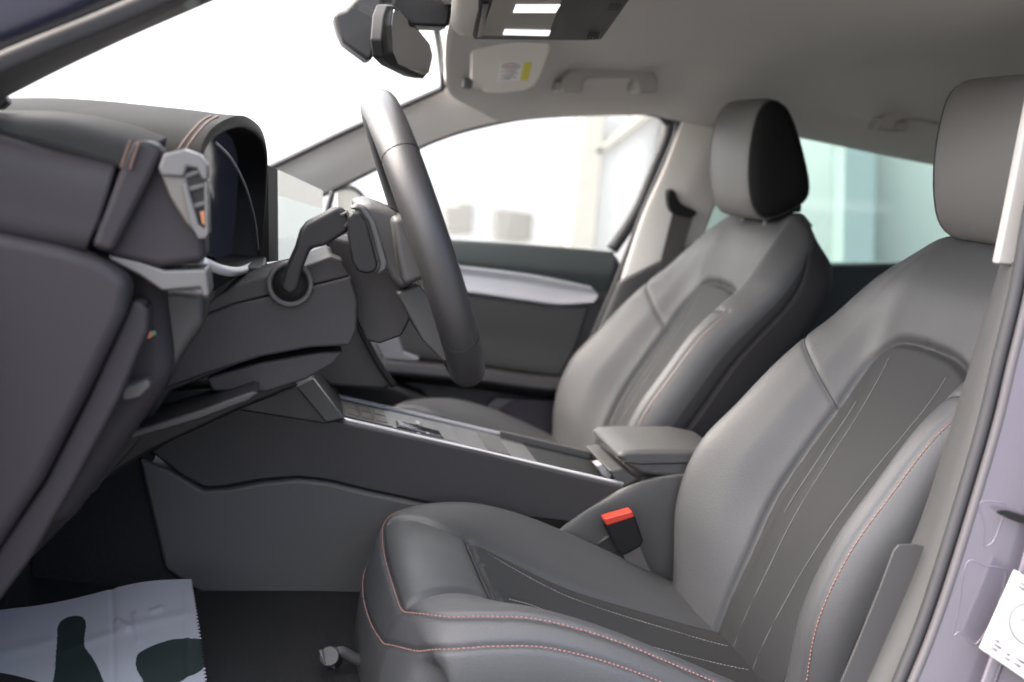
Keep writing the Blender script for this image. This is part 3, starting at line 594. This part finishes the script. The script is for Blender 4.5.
def inlay(S, name, m_, parent, sign, vs_, half, tc, lines, nu=61, outline=None):
    """a padded panel let into the surface: follows it, bulges slightly and dips into the seam at its edge"""
    us_ = np.sin(np.linspace(-math.pi/2, math.pi/2, nu)); n = len(vs_)
    a = np.repeat(vs_, nu); b = tc+np.repeat(half(vs_), nu)*np.tile(us_, n)
    B = S.ev(a, b); N = S.nrm(a, b)*sign; E = B.reshape(n, nu, 3)
    border = np.vstack([E[:, 0], E[:, -1], E[0]]) if outline is None else np.vstack([S.ev(outline[0], tc+c*outline[1]) for c in (-1, 1)])
    dd = np.sqrt(((B[:, None]-border[None])**2).sum(-1)).min(1)
    h = .0022-.0085*np.exp(-(dd/.0055)**2)
    for l in lines:
        q = dens(l, 120); Q = S.ev(q[:, 0], q[:, 1]); h -= .0022*np.exp(-(np.sqrt(((B[:, None]-Q[None])**2).sum(-1)).min(1)/.0035)**2)
    V = B+N*h[:, None]
    f = [(i*nu+j, i*nu+j+1, (i+1)*nu+j+1, (i+1)*nu+j) for i in range(n-1) for j in range(nu-1)]
    o = raw(name, V, f, m_, parent)
    if (o.data.polygons[len(f)//2].normal @ Vector(N[len(N)//2])) < 0: o.data.flip_normals()
    return o
def stitches(S, line, n, parent, m_, sign, r=.0008, off=.0004, name='stitching'):
    q = dens(line, 600); L = np.r_[0, np.cumsum(np.linalg.norm(np.diff(S.ev(q[:, 0], q[:, 1]), axis=0), axis=1))]
    k = np.arange(0, L[-1], .0052); k = np.sort(np.r_[k, k+.0036]); k = k[k < L[-1]]
    q = np.stack([np.interp(k, L, q[:, 0]), np.interp(k, L, q[:, 1])], 1)
    Q = S.ev(q[:, 0], q[:, 1])+S.nrm(q[:, 0], q[:, 1])*sign*off
    m = MB()
    for i in range(0, len(Q)-1, 2): m.tube([Q[i], Q[i+1]], r, 5)
    return m.build(name, m_, parent)
def piping(S, line, parent, m_, sign, r=.002, off=.0, name='piping'):
    q = dens(line, 120); Q = S.ev(q[:, 0], q[:, 1])+S.nrm(q[:, 0], q[:, 1])*sign*off
    return MB().tube(Q, r, 8).build(name, m_, parent)

def mirror_prof(h): return [(-y, dd) for y, dd in h[::-1]]+h[1:]
def make_seat(label):
    root = thing('leather_seat', label, 'seat', 'front seats'); root.location = (0, 0, 0)
    Y0 = -.37
    # ---- backrest: z, x, nx, nz, w, wc, wi, b, t
    K = [(.36, .595, -.86, .5, .20, .170, .110, .04, .09, 0), (.45, .617, -.86, .5, .225, .20, .118, .058, .10, 0), (.53, .648, -.86, .5, .243, .215, .122, .092, .10, 0),
         (.607, .683, -.86, .5, .25, .22, .135, .102, .10, 0), (.68, .725, -.86, .5, .25, .22, .137, .088, .10, 0), (.74, .765, -.86, .5, .25, .219, .137, .080, .095, .002),
         (.79, .800, -.87, .49, .25, .216, .137, .070, .09, .008), (.83, .828, -.9, .43, .25, .212, .135, .060, .088, .018), (.868, .848, -.92, .40, .247, .206, .13, .050, .088, .027),
         (.905, .864, -.92, .40, .234, .192, .122, .038, .088, .030), (.942, .880, -.85, .5, .206, .165, .114, .022, .085, .022), (.973, .893, -.65, .75, .172, .138, .095, .008, .074, .008), (.985, .914, -.15, .98, .140, .108, .07, 0, .05, 0), (.974, .936, .6, .8, .115, .08, .045, 0, .026, 0)]
    rows = []
    for z, x, nx, nz, w_, wc_, wi, bb, t, cd in K:
        l = math.hypot(nx, nz); nx, nz = nx/l, nz/l; k = min(1, t/.09); e1 = bb-.028*k; e3 = -t+.02*k
        def half_profile(bb):
            e1 = bb-.028*k
            return [(0, cd+.004), (wi*.55, cd+.003), (wi, cd), (wi+(wc_-wi)*.5, cd+(bb-cd)*.60), (wc_, bb), (w_, e1), (w_+.004, e1*.6+e3*.4), (w_-.012, e3), (w_-.06, -t), (0, -t-.008)]
        hf, hn = half_profile(bb), half_profile(bb-(.020 if z < .62 else .008 if z < .7 else 0))
        rows.append([(x+nx*dd, Y0+y, z+nz*dd) for y, dd in [(-y, dd) for y, dd in hn[::-1]]+hf[1:]])
    S = Surf(rows)           # t index 9 = centre front, 9+k towards far side
    sg = 1 if S.nrm(np.array([4.]), np.array([9.]))[0][0] < 0 else -1
    def il(v):          # half width of the centre panel, in profile steps
        v = np.asarray(v, float); return 2*np.where(v < 5.2, 1, np.clip(1-np.clip((v-5.2)/1.9, 0, 1)**3.0, 0, 1)**(1/3.0))
    ph = np.linspace(0, math.pi/2, 60); ov = np.r_[np.linspace(0, 5.2, 90)[:-1], 5.2+1.9*np.sin(ph)**(2/3)]; oh = np.r_[np.full(89, 2.0), 2*np.cos(ph)**(2/3)]
    vv = np.r_[7.1, (5.2+1.9*np.sin(np.linspace(math.pi/2, 0, 34)[1:])**(2/3)), np.linspace(5.2, 0, 40)[1:]]
    seams = []
    for c in (-1, 1):
        seams.append(([(a_, 9+b_*c) for a_, b_ in zip(ov, oh)], .009, .007))
        seams.append(([(4.9, 9+2*c), (5.4, 9+3*c), (5.85, 9+3.9*c), (6.0, 9+4.3*c)], .0022, .003))
        seams.append(([(0, 9+4.55*c), (3, 9+4.5*c), (5, 9+4.5*c), (6.1, 9+4.5*c)], .0014, .003))
        seams.append(([(0, 9+6*c), (4, 9+6*c), (8, 9+6*c), (9.5, 9+5.6*c)], .003, .003))
    pl1 = [(0.3, .55), (2.4, .62), (3.2, .66), (4.4, .78), (5.6, .95), (6.5, 1.05)]; pl2 = [(2.9, 1.1), (3.6, 1.12), (4.4, 1.2), (5.2, 1.32)]
    for c in (-1, 1):
        for l_ in (pl1, pl2): seams.append(([(a_, 9+b_*c) for a_, b_ in l_], .0025, .0035))
    build_surf(S, 196, 325, seams, [('side_panel', lambda s, t: abs(t-9) > 5.6 and s < 10.6, SEATSIDE, 0), ('backrest', lambda s, t: True, LEATHER, 0)], root, sg)
    for c in (-1, 1):
        piping(S, [(4.9, 9+2*c), (5.4, 9+3*c), (5.85, 9+3.9*c), (6.05, 9+4.5*c)], root, SEATSIDE, sg, r=.0008, off=-.0016, name='seam')
    inlay(S, 'backrest_insert', INSERT, root, sg, vv, il, 9, [[(a_, 9+b_*c) for a_, b_ in l_] for c in (-1, 1) for l_ in (pl1, pl2)], outline=(ov, oh))
    for c in (-1, 1):
        stitches(S, [(0.3, 9+4.62*c), (3, 9+4.58*c), (5, 9+4.58*c), (6.1, 9+4.58*c)], 90, root, THREAD, sg)
        for l_ in (pl1, pl2): piping(S, [(a_, 9+b_*c) for a_, b_ in l_], root, THREADG, sg, r=.0007, off=.0011, name='pleat')
        stitches(S, [(0.3, 9+6.1*c), (4, 9+6.1*c), (7.5, 9+6.1*c)], 90, root, mat('dark_thread', (.05, .032, .03), .8) if c < 0 else bpy.data.materials['dark_thread'], sg)
    # ---- cushion
    K = [(.80, .395, -.1, .99, .20, .175, .11, .0), (.70, .405, -.2, .97, .225, .20, .115, .012), (.60, .422, -.3, .95, .236, .212, .118, .030), (.505, .446, -.35, .94, .240, .216, .122, .052), (.390, .480, -.35, .94, .243, .218, .122, .068), (.300, .520, -.3, .95, .243, .217, .122, .048),
         (.236, .551, -.2, .98, .243, .215, .122, .018), (.190, .563, -.1, 1, .240, .208, .122, .002), (.156, .560, -.45, .9, .228, .190, .115, -.003), (.134, .541, -.8, .6, .215, .172, .105, -.006), (.120, .51, -.98, .2, .208, .160, .10, -.008), (.112, .46, -1, 0, .208, .160, .10, -.008), (.112, .39, -1, 0, .206, .16, .10, -.008)]
    rows = []
    for x, z, nx, nz, w_, wc_, wi, bb in K:
        l = math.hypot(nx, nz); nx, nz = nx/l, nz/l
        h = [(0, .006), (wi*.55, .004), (wi, 0), (wi+(wc_-wi)*.5, bb*.68), (wc_-.012, bb), (wc_+.008, bb-.006), (w_, bb-.032), (w_+.006, bb-.075), (w_-.004, -.10), (.12, -.12), (0, -.12)]
        rows.append([(x+nx*dd, Y0+y, z+nz*dd) for y, dd in mirror_prof(h)])
    C = Surf(rows); ce = 10
    sg = 1 if C.nrm(np.array([3.]), np.array([10.]))[0][2] > 0 else -1
    pip = [(0.5, ce-5), (3, ce-5), (6.0, ce-5), (7.7, ce-4.9), (8.4, ce-4.4), (8.7, ce-3.4), (8.7, ce-1.5), (8.7, ce)]
    st2 = [(0.5, ce-6), (3, ce-6), (6.5, ce-6), (8.5, ce-6), (9.6, ce-5.6), (10.1, ce-4.4), (10.2, ce-2), (10.2, ce)]
    flip = lambda l: [(s, 2*ce-t) for s, t in l]
    pleat = [(2, ce-.6), (4, ce-.8), (4.8, ce-1.0), (5.35, ce-1.35)]
    seams = [([(5.65, ce-2), (5.72, ce-1), (5.72, ce+1), (5.65, ce+2)], .008, .006)]
    for fl in (lambda l: l, flip):
        seams += [(fl([(0, ce-2), (3, ce-2), (5, ce-2), (6.2, ce-2.05), (7.3, ce-2.6), (8.2, ce-3.3)]), .008, .007), (fl(pip), .0035, .004), (fl(st2), .003, .004), (fl(pleat), .002, .004)]
    build_surf(C, 193, 321, seams, [('cushion', lambda s, t: True, LEATHER, 0)], root, sg)
    piping(C, [(5.65, ce-2), (5.72, ce-1), (5.72, ce+1), (5.65, ce+2)], root, SEATSIDE, sg, r=.002, off=-.0050, name='cushion_seam')
    inlay(C, 'cushion_insert', INSERT, root, sg, 5.72-5.7*np.linspace(0, 1, 70)**1.3, lambda v: 2*np.clip(1-np.clip((np.asarray(v)-5.3)/.42, 0, 1)**4, 0, 1)**(1/4), ce, [fl(pleat) for fl in (lambda l: l, flip)])
    for fl in (lambda l: l, flip):
        stitches(C, fl(pip), 150, root, THREAD, sg, name='cushion_stitching')
        stitches(C, fl(st2), 150, root, THREAD, sg, name='cushion_stitching')
        stitches(C, fl(pleat), 60, root, STG, sg, r=.0007, off=.0012, name='cushion_stitching')
    # ---- headrest (side outline in XZ scaled along Y)
    pro = np.array([.028, .012])+np.array([(.812, 1.153), (.803, 1.12), (.800, 1.07), (.806, 1.02), (.820, .985), (.845, .972), (.885, .988), (.912, 1.010), (.913, 1.04), (.893, 1.095), (.872, 1.138), (.852, 1.162), (.830, 1.168)])
    pro[:, 1] = 1.082+(pro[:, 1]-1.082)*1.07
    pc = spline(pro, 48, True); cen = np.array([.883, 1.082]); vs, fs = [], []
    us = np.sin(np.linspace(-math.pi/2, math.pi/2, 41)); n = 48
    for u in us:
        kx = (1-abs(u)**14.0)**(1/3.6) if abs(u) < 1 else 0; kx = max(kx, .02)
        bow = .010*(1-u*u)
        for q in pc: vs.append((cen[0]+(q[0]-cen[0])*kx-(bow if q[0] < .878 else 0), Y0+u*.122, cen[1]+(q[1]-cen[1])*(.0+kx)))
    for i in range(40):
        for j in range(n): fs.append((i*n+j, i*n+(j+1) % n, (i+1)*n+(j+1) % n, (i+1)*n+j))
    fs += [tuple(range(n)), tuple(40*n+k for k in range(n))[::-1]]
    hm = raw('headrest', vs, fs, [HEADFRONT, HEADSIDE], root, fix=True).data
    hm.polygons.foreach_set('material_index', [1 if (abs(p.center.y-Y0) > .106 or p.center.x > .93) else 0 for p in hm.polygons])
    for c in (-1, 1):
        MB().tube([(cen[0]+(q[0]-cen[0])*.955-(.002 if q[0] < .878 else 0), Y0+c*.1075, cen[1]+(q[1]-cen[1])*.955) for q in pc], .0018, 6, True).build('headrest_seam', SEATSIDE, root)
    for y in (-.06, .06): MB().cyl((.895, Y0+y, .92), (.88, Y0+y, 1.02), .007, 16).build('headrest_post', SILVER, root)
    MB().box((.897, Y0, .994), (.05, .17, .016)).build('headrest_collar', BLACK, root, .006)
    # ---- base
    MB().box((.40, Y0, .40), (.46, .40, .06), [(.94, 0, -.26), (0, 1, 0), (.26, 0, .97)]).build('seat_pan', BLACK, root, .02)
    for y in (-.19, .2): MB().box((.46, Y0+y, .425), (.48, .035, .03)).build('seat_rail', DARKP, root, .004)
    return root
seat = make_seat('black leather driver seat with red stitching, nearest the open doorway')
def copy_tree(o, parent=None):
    c = o.copy(); COL.objects.link(c); c.parent = parent
    for ch in list(o.children): copy_tree(ch, c)
    return c
ps = copy_tree(seat); ps.location = (-.032, .74, 0); ps['label'] = 'black leather passenger seat on the far side of the console'
for r_, dx, dz in ((seat, .020, .004), (ps, -.020, -.008)):      # the two headrests are set differently
    for ch in r_.children:
        if ch.name.startswith('headrest') and 'collar' not in ch.name: ch.location = (dx, 0, dz)
for ch in ps.children:
    if ch.name.startswith('cushion'): ch.location = (.095, 0, .006)
rl = thing('seat_rail_lever', 'small dark seat adjustment lever under the front of the driver seat', 'lever')
MB().tube(spline(P3([(368, 664, -.42), (352, 657, -.425), (340, 652, -.43), (331, 658, -.435)]), 20), .007, 10).build('arm', GREYP, rl)
MB().cyl(W(329, 656, Y=-.445), W(333, 660, Y=-.42), .012, 20).build('cap', DARKP, rl, .002)
MB().tube(P3([(320, 650, -.447), (324, 662, -.447), (335, 668, -.447)]), .002, 8).build('bright_edge', GREYP, rl)

# ------------------------------------------------------------------ paper mat
pm = thing('paper_mat', 'white paper floor mat with dark green printed shapes lying in the driver footwell', 'paper mat')
topE = [(-60, 622, -.335), (0, 612, -.32), (40, 603, -.31), (100, 592, -.285), (150, 583, -.265), (191, 577, -.25)]
botE = [(-60, 760, -.56), (0, 760, -.555), (50, 755, -.55), (110, 750, -.545), (160, 745, -.54), (212, 740, -.54)]
midE = [(-60, 690, -.46), (0, 685, -.455), (45, 678, -.45), (105, 668, -.44), (157, 660, -.43), (203, 654, -.42)]
GP = Surf([P3(topE), P3(midE), P3(botE)])
nu, nv = 260, 340
a = np.linspace(0, 2, nu); b = np.linspace(0, 5, nv); AA, BB = np.meshgrid(a, b, indexing='ij'); fa, fb = AA.ravel(), BB.ravel()
V = GP.ev(fa, fb)
px = []
for q in V:
    r = q-CAM; zz = r @ F; px.append((512+FPX*(r @ RT)/zz, 341-FPX*(r @ UP)/zz))
def crease(x0, y0, x1, y1, h, wd):
    d = np.array([x1-x0, y1-y0]); L = np.hypot(*d); d = d/L; p_ = np.array(paperuv)-(x0, y0)
    t = np.clip(p_ @ d, 0, L); q = np.hypot(*(p_-t[:, None]*d).T); return h*np.exp(-(q/wd)**2)
paperuv = px                                     # flat layout used only to place the folds and the print on the sheet
V[:, 2] += .003*np.sin(fb*2.1+fa)+crease(118, 624, 127, 631, .0024, 3.5)+crease(134, 618, 139, 642, .0016, 3)+crease(152, 613, 161, 609, .0016, 3)+crease(60, 652, 186, 613, .0014, 5)+crease(112, 586, 114, 690, -.0012, 3)+crease(186, 590, 188, 680, .0008, 3)+crease(0, 655, 50, 640, .0015, 6)
V[nv-1::nv, 0] += np.where(np.arange(nu) % 5 < 2, -.0022, .0012)   # serrated torn edge
shapes = [[(57, 640), (58, 624), (64, 617), (74, 614.5), (83, 617), (86, 625), (84, 645), (92, 658), (100, 675), (104, 700), (55, 700), (55, 668)],
          [(136, 662), (140, 654), (160, 643), (180, 637), (205, 639), (205, 664), (186, 676), (176, 684), (170, 700), (150, 700), (143, 682), (137, 672)],
          [(-70, 668), (-10, 672), (4, 684), (6, 700), (-70, 700)]]
shapes = [spline(s, 60, True) for s in shapes]
px = np.array(px)
def inside(P_, poly):
    c = np.zeros(len(P_), bool); j = len(poly)-1
    for i in range(len(poly)):
        (xi, yi), (xj, yj) = poly[i], poly[j]
        c ^= ((yi > P_[:, 1]) != (yj > P_[:, 1])) & (P_[:, 0] < (xj-xi)*(P_[:, 1]-yi)/(yj-yi+1e-12)+xi); j = i
    return c
I_, J_ = np.meshgrid(np.arange(nu-1), np.arange(nv-1), indexing='ij'); b0 = (I_*nv+J_).ravel()
FA = np.stack([b0, b0+1, b0+nv+1, b0+nv], 1); mk = np.zeros(len(FA), bool)
for sh_ in shapes: mk |= inside(px[FA].mean(1), sh_)
fw, fd = FA[~mk].tolist(), FA[mk].tolist()
def sub(name, fs, m_):
    vs = sorted({i for f in fs for i in f}); mp = {v: i for i, v in enumerate(vs)}
    return raw(name, V[vs], [tuple(mp[i] for i in f) for f in fs], m_, pm)
sub('sheet', fw, PAPER); sub('printed_shape', fd, INK)
